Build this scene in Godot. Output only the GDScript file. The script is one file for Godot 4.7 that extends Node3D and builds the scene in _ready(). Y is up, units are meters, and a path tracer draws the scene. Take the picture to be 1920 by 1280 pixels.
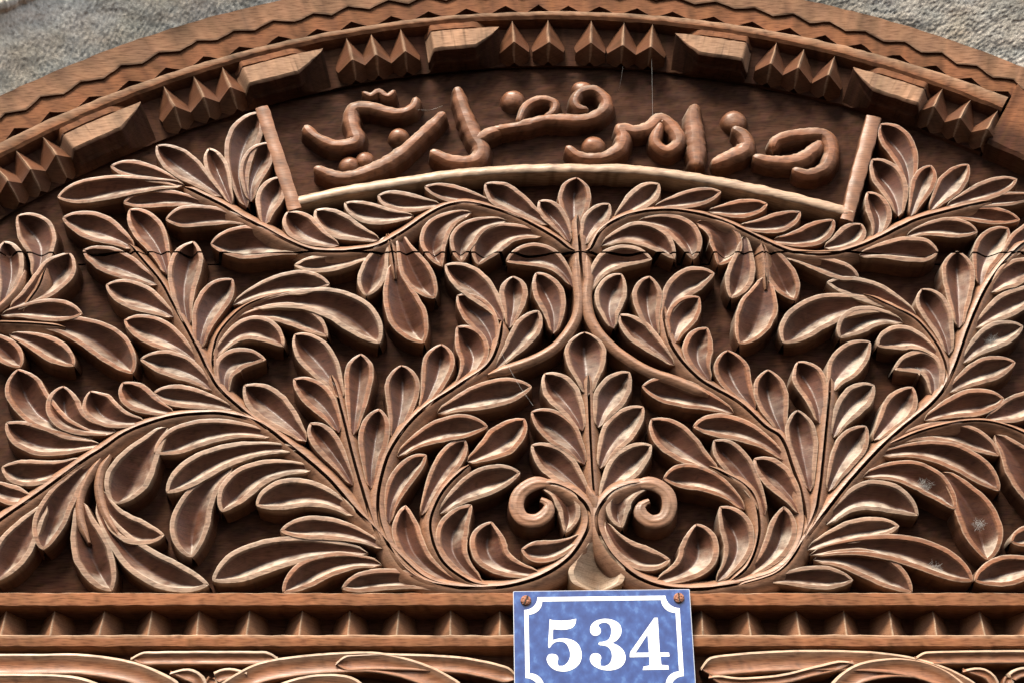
extends Node3D
# A carved wooden door head seen from below: leaf panel, arched frame, lintel rail, enamel house number, plaster arch.
# Lengths below are millimetres on the door's front plane, measured from the point HUB on the wall.
const HUB := Vector3(0, 2.2, 0)
const GROUND := -21.0      # depth of the carved-away ground behind the front plane
const JOINT := 90.7        # height of the joint between the two boards of the panel
const RAIL_TOP := -229.0

var arcs := {}
var rng := RandomNumberGenerator.new()
var warp := FastNoiseLite.new()
var tone := FastNoiseLite.new()
var panel: Node3D
var writing: Node3D
var frame: Node3D
var rail: Node3D
var oiled: StandardMaterial3D
var raw: StandardMaterial3D
var worn := Color(0.24, 0.104, 0.052)
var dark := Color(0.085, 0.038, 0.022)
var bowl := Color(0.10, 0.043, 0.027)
var dust_light := Color(0.52, 0.435, 0.35)  # dusty tone, serves the painted highlights too
var beige := Color(0.31, 0.205, 0.142)
var pale := Color(0.46, 0.34, 0.24)
var floor_wood := Color(0.055, 0.025, 0.015)  # carved ground; also paints shade into bar grooves and pyramid pockets

class Soup:
	var v := PackedVector3Array()
	var g := PackedInt32Array()
	var c := PackedColorArray()
	func tri(a: Vector3, b: Vector3, d: Vector3, group: int, ca: Color, cb: Color, cd: Color) -> void:
		if (b - a).cross(d - a).length_squared() < 1e-8:
			return
		v.append(a); v.append(b); v.append(d)
		g.append(group)
		c.append(ca); c.append(cb); c.append(cd)
	func quad(a: Vector3, b: Vector3, d: Vector3, e: Vector3, group: int, ca: Color, cb: Color, cd: Color, ce: Color) -> void:
		tri(a, b, d, group, ca, cb, cd)
		tri(a, d, e, group, ca, cd, ce)
	# rows of points joined to the next row; groups: one smoothing group per strip between neighbours of a row
	func loft(rows: Array, cols: Array, groups: Array) -> void:
		for i in rows.size() - 1:
			var a: PackedVector3Array = rows[i]
			var b: PackedVector3Array = rows[i + 1]
			var ka: PackedColorArray = cols[i]
			var kb: PackedColorArray = cols[i + 1]
			for j in a.size() - 1:
				quad(a[j], b[j], b[j + 1], a[j + 1], groups[j], ka[j], kb[j], kb[j + 1], ka[j + 1])
	func fan(row: PackedVector3Array, cols: PackedColorArray, group: int, flip: bool) -> void:
		for j in range(1, row.size() - 1):
			if flip: tri(row[0], row[j + 1], row[j], group, cols[0], cols[j + 1], cols[j])
			else: tri(row[0], row[j], row[j + 1], group, cols[0], cols[j], cols[j + 1])
	# keeps what lies above (side 1) or below (side -1) the height y
	func cut(y: float, side: float) -> Soup:
		var o := Soup.new()
		for t in g.size():
			var pts: Array[Vector3] = [v[t * 3], v[t * 3 + 1], v[t * 3 + 2]]
			var cc: Array[Color] = [c[t * 3], c[t * 3 + 1], c[t * 3 + 2]]
			var d: Array[float] = [(pts[0].y - y) * side, (pts[1].y - y) * side, (pts[2].y - y) * side]
			if d[0] >= 0 and d[1] >= 0 and d[2] >= 0:
				o.tri(pts[0], pts[1], pts[2], g[t], cc[0], cc[1], cc[2])
				continue
			if d[0] <= 0 and d[1] <= 0 and d[2] <= 0:
				continue
			var q: Array[Vector3] = []
			var qc: Array[Color] = []
			for k in 3:
				var n := (k + 1) % 3
				if d[k] >= 0:
					q.append(pts[k]); qc.append(cc[k])
				if d[k] * d[n] < 0:
					var s := d[k] / (d[k] - d[n])
					q.append(pts[k].lerp(pts[n], s)); qc.append(cc[k].lerp(cc[n], s))
			for k in range(1, q.size() - 1):
				o.tri(q[0], q[k], q[k + 1], g[t], qc[0], qc[k], qc[k + 1])
		return o
	func join(o: Soup) -> void:
		v.append_array(o.v); g.append_array(o.g); c.append_array(o.c)
	func low() -> float:
		var y := 1e9
		for p in v: y = minf(y, p.y)
		return y
	func high() -> float:
		var y := -1e9
		for p in v: y = maxf(y, p.y)
		return y
	func mesh(m: Material) -> ArrayMesh:
		var st := SurfaceTool.new()
		st.begin(Mesh.PRIMITIVE_TRIANGLES)
		for t in g.size():
			st.set_smooth_group(g[t])
			for k in 3:
				st.set_color(c[t * 3 + k])
				st.add_vertex(v[t * 3 + k] * 0.001)
		st.generate_normals()
		st.index()
		st.set_material(m)
		return st.commit()

func put(called: String, s: Soup, m: Material, parent: Node) -> MeshInstance3D:
	var o := MeshInstance3D.new()
	o.name = called
	o.mesh = s.mesh(m)
	parent.add_child(o, true)
	return o

# a carved piece of the panel: sawn through where the joint of the boards crosses it
func carve(called: String, s: Soup, parent: Node, m: Material = oiled) -> MeshInstance3D:
	if s.low() < JOINT and s.high() > JOINT:
		var up := s.cut(JOINT + 0.9, 1.0)
		up.join(s.cut(JOINT - 0.9, -1.0))
		s = up
	return put(called, s, m, parent)

func thing(called: String, label: String, category: String, at: Vector3, group := "") -> Node3D:
	var o := Node3D.new()
	o.name = called
	add_child(o, true)
	o.position = at
	o.set_meta("label", label)
	o.set_meta("category", category)
	if group: o.set_meta("group", group)
	return o

func shade(p: Vector3, base: Color, amount := 0.22) -> Color:
	var n := tone.get_noise_3d(p.x * 0.6, p.y * 1.6, p.z * 1.6)
	var n2 := tone.get_noise_3d(p.x * 3.0 + 400.0, p.y * 5.0, p.z * 5.0)
	var k := 1.0 + amount * (n * 1.3 + n2 * 0.8)
	# small pits and stains
	k *= 1.0 - 0.4 * smoothstep(0.28, 0.5, tone.get_noise_3d(p.x * 7.0 - 900.0, p.y * 11.0, p.z * 11.0))
	return Color(base.r * k, base.g * k * (1.0 - 0.10 * n), base.b * k * (1.0 - 0.16 * n))

func wob(p: Vector3, size := 0.5) -> Vector3:
	return Vector3(warp.get_noise_3d(p.x, p.y, p.z), warp.get_noise_3d(p.x + 300.0, p.y, p.z), warp.get_noise_3d(p.x, p.y + 300.0, p.z)) * size

# dust and painted-in light on what faces up and left, broken by noise
func dust_and_light(rows: Array, cols: Array, amount: float) -> void:
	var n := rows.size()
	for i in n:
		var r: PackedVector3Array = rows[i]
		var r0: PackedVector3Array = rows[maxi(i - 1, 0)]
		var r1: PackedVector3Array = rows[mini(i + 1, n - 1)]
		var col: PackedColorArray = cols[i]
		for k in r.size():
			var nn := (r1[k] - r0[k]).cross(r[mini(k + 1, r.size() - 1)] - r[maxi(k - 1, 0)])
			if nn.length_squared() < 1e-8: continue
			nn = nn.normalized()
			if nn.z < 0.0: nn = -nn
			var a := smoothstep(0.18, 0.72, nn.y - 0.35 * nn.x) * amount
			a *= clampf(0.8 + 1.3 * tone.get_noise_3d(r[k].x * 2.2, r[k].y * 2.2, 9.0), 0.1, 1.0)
			col[k] = col[k].lerp(shade(r[k], dust_light, 0.12), a)
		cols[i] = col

func spline(v: Array, step := 2.6) -> PackedVector2Array:
	var p := PackedVector2Array()
	for i in range(0, v.size(), 2): p.append(Vector2(v[i], v[i + 1]))
	var o := PackedVector2Array()
	var n := p.size()
	for i in n - 1:
		var a := p[maxi(i - 1, 0)]
		var d := p[mini(i + 2, n - 1)]
		var k := maxi(2, int(p[i].distance_to(p[i + 1]) / step))
		for j in k:
			o.append(p[i].cubic_interpolate(p[i + 1], a, d, float(j) / k))
	o.append(p[n - 1])
	return o

func side_of(p: PackedVector2Array, i: int) -> Vector2:
	var t := (p[mini(i + 1, p.size() - 1)] - p[maxi(i - 1, 0)]).normalized()
	return Vector2(-t.y, t.x)

# ---------------------------------------------------------------- carving
func leaf(bx: float, by: float, mx: float, my: float, tx: float, ty: float, w: float, light := 0.0) -> void:
	var b := Vector2(bx, by)
	var m := Vector2(mx, my)
	var t := Vector2(tx, ty)
	var tm := clampf(b.distance_to(m) / (b.distance_to(m) + m.distance_to(t)), 0.42, 0.8)
	var ctl := (m - b * (1 - tm) * (1 - tm) - t * tm * tm) / (2 * tm * (1 - tm))
	var half := w * 0.5
	var rim := 3.5 + rng.randf() * 1.0
	var lift := -rng.randf() * 1.5
	var lean := rng.randf_range(-0.1, 0.1)
	var hollow := rng.randf_range(0.66, 0.82)
	var tint := rng.randf_range(0.88, 1.12)
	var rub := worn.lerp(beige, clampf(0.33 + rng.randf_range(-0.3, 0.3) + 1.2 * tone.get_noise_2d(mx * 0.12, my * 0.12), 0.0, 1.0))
	var n := clampi(int((b.distance_to(m) + m.distance_to(t)) / 2.0), 22, 52)
	var rows: Array = []
	var cols: Array = []
	var groups := [0, 0, 3, 1, 1, 2, 2, 2, 2, 2, 2, 2, 2, 2, 2, 2, 2, 1, 1, 4, 0, 0]
	for i in n + 1:
		var s := float(i) / n
		s = lerpf(s, 1.0 - pow(1.0 - s, 1.7), 0.7)
		var c := b * (1 - s) * (1 - s) + ctl * 2 * s * (1 - s) + t * s * s
		var d := ((ctl - b) * (1 - s) + (t - ctl) * s).normalized()
		var nn := Vector2(-d.y, d.x)
		var h: float
		if s < tm:
			h = half * lerpf(0.3, 1.0, pow(sin(s / tm * PI / 2), 1.5))
		else:
			h = half * pow(maxf(0.0, 1.0 - pow((s - tm) / (1 - tm), 2.1)), 0.72)
		h *= smoothstep(-0.02, 0.07, s)
		h = maxf(h * (1.0 + 0.05 * warp.get_noise_2d(s * 60.0 + bx * 9.0, by * 9.0)), 0.15)
		var r := minf(rim, h * 0.42)
		r = lerpf(r, minf(rim, h), smoothstep(0.82, 1.0, s))
		var hi := maxf(0.0, h - r)
		var top := lift - 1.4 * pow(maxf(0.0, 1.0 - s / 0.22), 2) - 0.8 * pow(maxf(0.0, s - 0.8) / 0.2, 2)
		var deep := minf(16.5, minf(hollow * half * lerpf(0.06, 1.0, clampf(s / 0.74, 0.0, 1.0)), hi * 1.25))
		var vo := (lean - 0.1 * nn.y) * hi
		var row := PackedVector3Array()
		var col := PackedColorArray()
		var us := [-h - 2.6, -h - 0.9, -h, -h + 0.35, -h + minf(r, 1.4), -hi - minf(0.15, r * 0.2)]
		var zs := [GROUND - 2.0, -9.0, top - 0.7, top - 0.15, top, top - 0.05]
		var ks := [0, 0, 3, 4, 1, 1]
		for k in 6:
			row.append(Vector3(c.x + nn.x * us[k], c.y + nn.y * us[k], zs[k]))
			col.append(Color(ks[k], 0, 0))
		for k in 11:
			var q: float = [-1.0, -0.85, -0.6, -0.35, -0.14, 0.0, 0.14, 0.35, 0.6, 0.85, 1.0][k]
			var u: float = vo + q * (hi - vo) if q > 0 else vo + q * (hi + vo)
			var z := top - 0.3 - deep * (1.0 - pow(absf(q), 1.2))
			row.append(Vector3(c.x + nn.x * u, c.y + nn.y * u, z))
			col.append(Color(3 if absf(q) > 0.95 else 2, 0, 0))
		for k in 6:
			var e := 5 - k
			row.append(Vector3(c.x - nn.x * us[e], c.y - nn.y * us[e], zs[e]))
			col.append(Color(ks[e], 0, 0))
		for k in row.size():
			var p := row[k]
			var code := int(col[k].r)
			row[k] = p + wob(p, 0.22) + wob(p * 4.3, 0.16)
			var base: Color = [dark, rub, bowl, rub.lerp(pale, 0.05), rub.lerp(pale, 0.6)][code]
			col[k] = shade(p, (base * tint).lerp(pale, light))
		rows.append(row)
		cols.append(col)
	dust_and_light(rows, cols, 0.8)
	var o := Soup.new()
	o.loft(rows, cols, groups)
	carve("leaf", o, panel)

# a flat-topped stalk with a groove along its middle
func stem(w0: float, w1: float, groove: int, v: Array, called := "stem") -> void:
	var p := spline(v)
	var rows: Array = []
	var cols: Array = []
	var n := p.size()
	var groups := [0, 1, 1, 1, 1, 2, 2, 3, 3, 1, 1, 1, 1, 0] if groove else [0, 0, 1, 1, 1, 1, 1, 1, 1, 1, 1, 1, 0, 0]
	var lift := rng.randf_range(0.0, 0.35)
	for i in n:
		var s := float(i) / (n - 1)
		var nn := side_of(p, i)
		var h := lerpf(w0, w1, s) * 0.5
		var e := minf(i, n - 1 - i) * 2.6
		h *= lerpf(0.45, 1.0, smoothstep(0.0, 14.0, e))
		var top := lift - 1.6 * (1.0 - smoothstep(0.0, 10.0, e))
		var gw := minf(1.5, h * 0.3) if groove else h * 0.25
		var gd := 7.0 if groove else -0.25
		# falls away on both sides of the groove, so that it runs into the leaves
		var drop := 0.6 if called == "scroll" else 2.2
		var skirt := (5.5 if groove else 0.6) * smoothstep(0.0, 16.0, e)
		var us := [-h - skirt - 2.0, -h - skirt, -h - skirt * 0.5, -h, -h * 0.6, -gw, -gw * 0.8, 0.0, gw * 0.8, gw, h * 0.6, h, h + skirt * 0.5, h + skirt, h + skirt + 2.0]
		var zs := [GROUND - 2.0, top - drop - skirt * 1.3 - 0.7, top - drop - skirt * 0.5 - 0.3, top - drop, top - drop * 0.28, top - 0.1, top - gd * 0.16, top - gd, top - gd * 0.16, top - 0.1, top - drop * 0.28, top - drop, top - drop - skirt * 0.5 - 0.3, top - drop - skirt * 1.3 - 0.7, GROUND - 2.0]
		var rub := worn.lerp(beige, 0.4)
		var ks := [dark, dark, rub, rub, rub, worn.lerp(pale, 0.25), dark * 0.6 if groove else rub, dark * 0.5 if groove else rub, dark * 0.6 if groove else rub, worn.lerp(pale, 0.25), rub, rub, rub, dark, dark]  # groove walls coloured darker to paint in their shade
		var row := PackedVector3Array()
		var col := PackedColorArray()
		for k in 15:
			var q := Vector3(p[i].x + nn.x * us[k], p[i].y + nn.y * us[k], zs[k])
			row.append(q + wob(q, 0.2))
			col.append(shade(q, ks[k]))
		rows.append(row)
		cols.append(col)
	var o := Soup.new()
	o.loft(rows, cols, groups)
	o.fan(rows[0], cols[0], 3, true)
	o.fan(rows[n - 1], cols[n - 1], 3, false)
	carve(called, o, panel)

func scroll_end(w0: float, w1: float, v: Array) -> void:
	stem(w0, w1, 0, v, "scroll")

# half-round raised stroke
func rounded(w: float, v: Array, top: float) -> Soup:
	var p := spline(v, 2.2)
	var n := p.size()
	var rows: Array = []
	var cols: Array = []
	var groups := [0, 0, 1, 1, 2, 2, 3, 3, 4, 4]
	var us := [-1.0, -1.0, -0.86, -0.62, -0.3, 0.0, 0.3, 0.62, 0.86, 1.0, 1.0]
	var hs := [-1.0, 0.0, 0.5, 0.82, 0.97, 1.0, 0.97, 0.82, 0.5, 0.0, -1.0]
	for i in n:
		var nn := side_of(p, i)
		var e := minf(i, n - 1 - i) * 2.2
		var r := w * 0.5
		var cap := sqrt(maxf(0.02, 1.0 - pow(maxf(0.0, 1.0 - e / r), 2)))
		var h := r * cap * (0.74 + 0.36 * sin(PI * float(i) / n)) * (1.0 + 0.14 * warp.get_noise_2d(p[i].x * 2.0, p[i].y * 2.0))
		var row := PackedVector3Array()
		var col := PackedColorArray()
		for k in 11:
			var rise: float = hs[k]
			var z := GROUND - 2.0 if rise < 0.0 else lerpf(GROUND * 0.72, top - (1.0 - cap) * 3.0, rise)
			var u: float = us[k] * h + (signf(us[k]) * 1.6 if rise < 0.0 else 0.0)
			var q := Vector3(p[i].x + nn.x * u, p[i].y + nn.y * u, z)
			row.append(q + wob(q, 0.45) + wob(q * 4.0, 0.2))
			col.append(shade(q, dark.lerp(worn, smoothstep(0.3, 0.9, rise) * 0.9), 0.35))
		rows.append(row)
		cols.append(col)
	dust_and_light(rows, cols, 0.5)
	var o := Soup.new()
	o.loft(rows, cols, groups)
	o.fan(rows[0], cols[0], 0, true)
	o.fan(rows[n - 1], cols[n - 1], 0, false)
	return o

func letter(w: float, v: Array) -> void:
	carve("letter", rounded(w, v, -5.5 - rng.randf() * 1.2), writing)

func letter_dot(x: float, y: float, r: float) -> void:
	var rows: Array = []
	var cols: Array = []
	for i in 9:
		var row := PackedVector3Array()
		var col := PackedColorArray()
		var a := PI / 2 * i / 8.0
		for k in 21:
			var f := TAU * k / 20.0
			var rr := r * cos(a) * (1.12 if i == 0 else 1.0)
			var q := Vector3(x + cos(f) * rr, y + sin(f) * rr, GROUND - 1.0 + 11.0 * pow(sin(a), 0.7))
			row.append(q + (wob(q, 0.8) if k < 20 else Vector3.ZERO))
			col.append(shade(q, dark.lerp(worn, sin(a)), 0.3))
		row[20] = row[0]
		rows.append(row)
		cols.append(col)
	var groups: Array = []
	for k in 20: groups.append(0)
	var o := Soup.new()
	o.loft(rows, cols, groups)
	carve("letter_dot", o, writing)

# square-edged fillet round the writing
func fillet(v: Array, w0: float, w1: float, up_tilt: float) -> Soup:
	var p := spline(v, 4.0)
	var rows: Array = []
	var cols: Array = []
	var n := p.size()
	for i in n:
		var nn := side_of(p, i)
		var h := lerpf(w0, w1, float(i) / (n - 1)) * 0.5
		h *= 1.0 + 0.10 * warp.get_noise_2d(p[i].x * 1.3, p[i].y)
		var us := [-h - 1.0, -h, -h + 0.8, 0.0, h - 0.8, h, h + 1.0]
		var zs := [GROUND - 2.0, -1.0, -0.1, 0.0, -up_tilt * 0.8, -up_tilt - 0.9, GROUND - 2.0]
		var row := PackedVector3Array()
		var col := PackedColorArray()
		for k in 7:
			var q := Vector3(p[i].x + nn.x * us[k], p[i].y + nn.y * us[k], zs[k])
			row.append(q + wob(q, 0.7))
			col.append(shade(q, dark if k in [0, 6] else worn.lerp(pale, 0.7 if up_tilt > 0.0 else 0.1)))
		rows.append(row)
		cols.append(col)
	var o := Soup.new()
	o.loft(rows, cols, [0, 1, 1, 1, 1, 0])
	o.fan(rows[0], cols[0], 3, true)
	o.fan(rows[n - 1], cols[n - 1], 3, false)
	return o

# ---------------------------------------------------------------- arched frame
func arc_at(which: String, deg: float, more := 0.0) -> Vector2:
	var a: Array = arcs[which]
	var d := Vector2(sin(deg_to_rad(deg)), cos(deg_to_rad(deg)))
	var o := Vector2(36.0 - a[0], -515.0 - a[1])
	var r: float = a[2] + more
	var k := -o.dot(d) + sqrt(o.dot(d) * o.dot(d) - o.length_squared() + r * r)
	return Vector2(36.0, -515.0) + d * k

func v3(p: Vector2, z: float) -> Vector3:
	return Vector3(p.x, p.y, z)

func sweep(called: String, from: float, to: float, prof: Array, groups: Array, tints: Array, rough := 0.7) -> void:
	var rows: Array = []
	var cols: Array = []
	var n := int(absf(to - from) / 0.22) + 1
	for i in n + 1:
		var f := lerpf(from, to, float(i) / n)
		var row := PackedVector3Array()
		var col := PackedColorArray()
		for k in prof.size():
			var q := v3(arc_at(prof[k][0], f, prof[k][1]), prof[k][2])
			row.append(q + wob(q, rough))
			col.append(shade(q, tints[k] * 0.75, 0.5))
		rows.append(row)
		cols.append(col)
	var o := Soup.new()
	o.loft(rows, cols, groups)
	o.fan(rows[0], cols[0], 9, true)
	o.fan(rows[n], cols[n], 9, false)
	put(called, o, raw, frame)

# a strip of a cut facet: worn along its ridge, even beyond
func facet(o: Soup, r0: Vector3, r1: Vector3, s1: Vector3, s0: Vector3, g: int, e: Color, w: Color) -> void:
	var h0 := r0.lerp(s0, 0.14)
	var h1 := r1.lerp(s1, 0.14)
	o.quad(r0, r1, h1, h0, g, shade(r0, e), shade(r1, e), shade(h1, w), shade(h0, w))
	o.quad(h0, h1, s1, s0, g, shade(h0, w), shade(h1, w), shade(s1, w), shade(s0, w))

func bead(f: float) -> void:
	var o := Soup.new()
	var wide := rng.randf_range(0.92, 1.04)
	var f0 := f + rng.randf_range(-0.06, 0.06)
	var t := v3(arc_at("cl", f0, -0.5), -1.0)
	var m := v3(arc_at("m", f0, rng.randf_range(-1.0, 1.0)), 10.0 + rng.randf_range(-1, 1))
	var b := v3(arc_at("b", f0), -11.0)
	var tops: Array = []
	for s in [-1.0, 1.0]:
		var l := v3(arc_at("m", f0 + s * wide, 1.0), -7.5)
		var tl := v3(arc_at("cl", f0 + s * 0.15, -0.5), -9.0)
		var bl := v3(arc_at("b", f0 + s * 0.3, -1.0), -16.0)
		var um := l.lerp(t, 0.5) + (l - m) * 0.13
		# outward bowed facets: ridge to side, in two steps
		var w1 := dark.lerp(worn, 0.3)
		var e := worn.lerp(pale, 0.6)
		var g0 := 1 if s < 0 else 2
		var tt := t
		var tb := m
		for k in 5:
			var q0 := k / 5.0
			var q1 := (k + 1) / 5.0
			var r0 := t.lerp(m, q0)
			var r1 := t.lerp(m, q1)
			var s0 := tl.lerp(l, q0) + (l - m) * 0.42 * sin(q0 * PI)
			var s1 := tl.lerp(l, q1) + (l - m) * 0.42 * sin(q1 * PI)
			facet(o, r0, r1, s1, s0, g0, e, w1)
			r0 = m.lerp(b, q0)
			r1 = m.lerp(b, q1)
			s0 = l.lerp(bl, q0) + (l - m) * 0.3 * sin(q0 * PI)
			s1 = l.lerp(bl, q1) + (l - m) * 0.3 * sin(q1 * PI)
			facet(o, r0, r1, s1, s0, g0 + 2, e, w1)
	for k in o.v.size():
		o.v[k] += wob(o.v[k], 0.9)
	put("bead", o, oiled, frame)

# a long bead with a groove along it; the end nearer the crown is pointed
func bar(f0: float, f1: float, dir: int) -> void:
	if dir < 0:
		var x := f0
		f0 = f1
		f1 = x
	var prof := [["cl", -0.5, -9.0], ["cl", -1.0, 0.5], ["cl", -8.0, 1.5], ["cl", -8.8, -4.5], ["cl", -11.4, -4.5], ["cl", -12.2, 4.5], ["m", 1.2, 8.0], ["m", -1.8, 6.5], ["b", 3.0, -3.0], ["b", 1.0, -5.5], ["b", 0.0, -12.0], ["b", -1.0, -17.0]]
	var tint := [dark, worn * 0.85, worn * 0.85, floor_wood, floor_wood, worn.lerp(pale, 0.4), worn.lerp(pale, 0.4), dark, dark, dark, dark, dark]
	var rows: Array = []
	var cols: Array = []
	var n := 60
	for i in n + 1:
		var s := float(i) / n
		var f := lerpf(f0, f1, s)
		var row := PackedVector3Array()
		var col := PackedColorArray()
		var blunt := smoothstep(0.0, 0.10, s)
		var point := pow(clampf((1.0 - s) / 0.34, 0.0, 1.0), 0.8)
		for k in prof.size():
			var q := v3(arc_at(prof[k][0], f, prof[k][1]), prof[k][2])
			if k in [3, 4] and s < 0.12:
				q.z = lerpf(3.5, q.z, smoothstep(0.08, 0.12, s))
			if k > 0 and k < 11:
				q.z = lerpf(-10.0 if k < 8 else -16.0, q.z, blunt)
			if k >= 6 and k <= 9:
				var tipped := v3(arc_at("cl", f, -12.6), 4.5)
				q = tipped.lerp(q, point) if k < 10 else q
			elif k > 0 and k < 4 or k == 10:
				q.z = lerpf(-11.0 if k < 4 else -18.0, q.z, smoothstep(0.04, 0.36, 1.0 - s))
			row.append(q + wob(q, 0.6))
			col.append(shade(q, tint[k] * 0.8, 0.45))
		rows.append(row)
		cols.append(col)
	var o := Soup.new()
	o.loft(rows, cols, [0, 1, 2, 2, 3, 4, 5, 6, 7, 8, 9])
	put("long_bead", o, raw, frame)

# zigzag ribbon: its outer edge and its inner notches run in step
func zigzag(notch: Array) -> void:
	var at: Array = []
	for k in notch.size() - 1:
		at.append([notch[k], 1])
		at.append([(notch[k] + notch[k + 1]) * 0.5, 0])
	var o := Soup.new()
	var prev: Array = []
	for a in at:
		var f: float = a[0]
		var peak: bool = a[1] == 1
		var jitter := rng.randf_range(-0.8, 0.8)
		var outer := arc_at("z", f, (0.0 if peak else -6.5) + jitter)
		var inner := arc_at("ct", f, (8.8 + jitter) if peak else -1.5)
		var cur: Array = [v3(arc_at("a", f, 0.0), -0.2), v3(outer.lerp(arc_at("a", f, 0.0), 0.06), 0.0), v3(outer, -0.5), v3(outer, -2.8), v3(inner, -2.4), v3(inner.lerp(arc_at("ct", f, -1.5), 0.25 if peak else 0.0), -10)]
		if prev:
			for k in 5:
				# each leg of the zigzag in three pieces so that the tone can vary
				for j in 3:
					var s0 := j / 3.0
					var s1 := (j + 1) / 3.0
					var p0: Vector3 = prev[k].lerp(cur[k], s0)
					var p1: Vector3 = prev[k].lerp(cur[k], s1)
					var p2: Vector3 = prev[k + 1].lerp(cur[k + 1], s1)
					var p3: Vector3 = prev[k + 1].lerp(cur[k + 1], s0)
					var kc: Color = [worn.lerp(pale, 0.25), worn.lerp(pale, 0.4), worn * 0.7, worn, dark][k]
					o.quad(p0 + wob(p0, 0.8), p1 + wob(p1, 0.8), p2 + wob(p2, 0.8), p3 + wob(p3, 0.8), [0, 1, 2, 3, 4][k] + (10 if peak and k in [2, 4] else 0), shade(p0, kc * 0.75, 0.5), shade(p1, kc * 0.75, 0.5), shade(p2, kc * 0.75, 0.5), shade(p3, kc * 0.75, 0.5))
		prev = cur
	put("zigzag_band", o, raw, frame)

# ---------------------------------------------------------------- lintel rail
func strand(w: float, v: Array) -> void:
	var p := spline(v, 3.0)
	var rows: Array = []
	var cols: Array = []
	var n := p.size()
	var lift := -rng.randf() * 1.2
	for i in n:
		var nn := side_of(p, i)
		if nn.y < 0 and absf(nn.y) > absf(nn.x): nn = -nn
		var h := w * 0.5 * smoothstep(-3.0, 14.0, minf(i, n - 1 - i) * 3.0)
		var us := [h + 1.5, h, h - 0.8, h - 2.6, h * 0.2, -h * 0.5, -h + 1.8, -h + 0.6, -h, -h - 1.5]
		var zs := [-17.0, -3.0, -1.0, lift, lift - minf(2.2, h * 0.3), lift - minf(2.6, h * 0.4), lift - 1.0, lift - 0.6, lift - 1.6, -17.0]
		var ks := [dark, pale, pale, worn.lerp(pale, 0.35), worn, worn, worn, worn.lerp(pale, 0.25), worn, dark]
		var row := PackedVector3Array()
		var col := PackedColorArray()
		for k in 10:
			var q := Vector3(p[i].x + nn.x * us[k], p[i].y + nn.y * us[k], zs[k])
			row.append(q + wob(q, 0.2))
			col.append(shade(q, ks[k]))
		rows.append(row)
		cols.append(col)
	var o := Soup.new()
	o.loft(rows, cols, [0, 1, 1, 2, 2, 2, 3, 3, 0])
	put("strand", o, oiled, rail)

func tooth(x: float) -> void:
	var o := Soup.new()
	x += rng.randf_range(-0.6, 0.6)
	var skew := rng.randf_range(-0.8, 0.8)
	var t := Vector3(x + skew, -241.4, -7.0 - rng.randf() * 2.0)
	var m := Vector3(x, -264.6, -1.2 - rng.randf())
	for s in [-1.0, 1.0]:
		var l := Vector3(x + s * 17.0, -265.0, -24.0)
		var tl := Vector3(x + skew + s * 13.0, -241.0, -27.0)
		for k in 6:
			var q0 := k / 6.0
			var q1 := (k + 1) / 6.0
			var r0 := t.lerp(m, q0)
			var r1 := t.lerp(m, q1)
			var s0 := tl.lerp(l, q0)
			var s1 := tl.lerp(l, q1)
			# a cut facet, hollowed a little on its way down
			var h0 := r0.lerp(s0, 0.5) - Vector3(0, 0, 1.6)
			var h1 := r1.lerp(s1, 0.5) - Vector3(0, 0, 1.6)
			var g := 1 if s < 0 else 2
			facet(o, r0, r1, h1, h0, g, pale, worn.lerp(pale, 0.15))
			o.quad(h0, h1, s1, s0, g, shade(h0, worn.lerp(pale, 0.15)), shade(h1, worn.lerp(pale, 0.15)), shade(s1, floor_wood), shade(s0, floor_wood))  # pockets fade to dark, the shade under the strip painted in
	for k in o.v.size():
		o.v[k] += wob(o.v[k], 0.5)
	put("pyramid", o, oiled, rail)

func band_x(called: String, prof: Array, groups: Array, tints: Array, parent: Node, rough := 0.7) -> void:
	var rows: Array = []
	var cols: Array = []
	for i in 261:
		var x := -520.0 + i * 4.0
		var row := PackedVector3Array()
		var col := PackedColorArray()
		for k in prof.size():
			var q := Vector3(x, prof[k][0], prof[k][1])
			row.append(q + wob(q * Vector3(0.8, 1, 1), rough))
			col.append(shade(q, tints[k], 0.32))
		rows.append(row)
		cols.append(col)
	var o := Soup.new()
	o.loft(rows, cols, groups)
	o.fan(rows[0], cols[0], 9, true)
	o.fan(rows[260], cols[260], 9, false)
	put(called, o, raw, parent)

# ---------------------------------------------------------------- materials
func noise_tex(kind: int, freq: float, seed_: int, octaves: int, lo: float, hi: float, normal := 0.0, size := 512) -> NoiseTexture2D:
	var n := FastNoiseLite.new()
	n.noise_type = kind
	n.frequency = freq
	n.seed = seed_
	n.fractal_octaves = octaves
	var t := NoiseTexture2D.new()
	t.width = size
	t.height = size
	t.seamless = true
	t.noise = n
	if normal > 0.0:
		t.as_normal_map = true
		t.bump_strength = normal
	else:
		var g := Gradient.new()
		g.set_color(0, Color(lo, lo, lo))
		g.set_color(1, Color(hi, hi, hi))
		t.color_ramp = g
	return t

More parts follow.
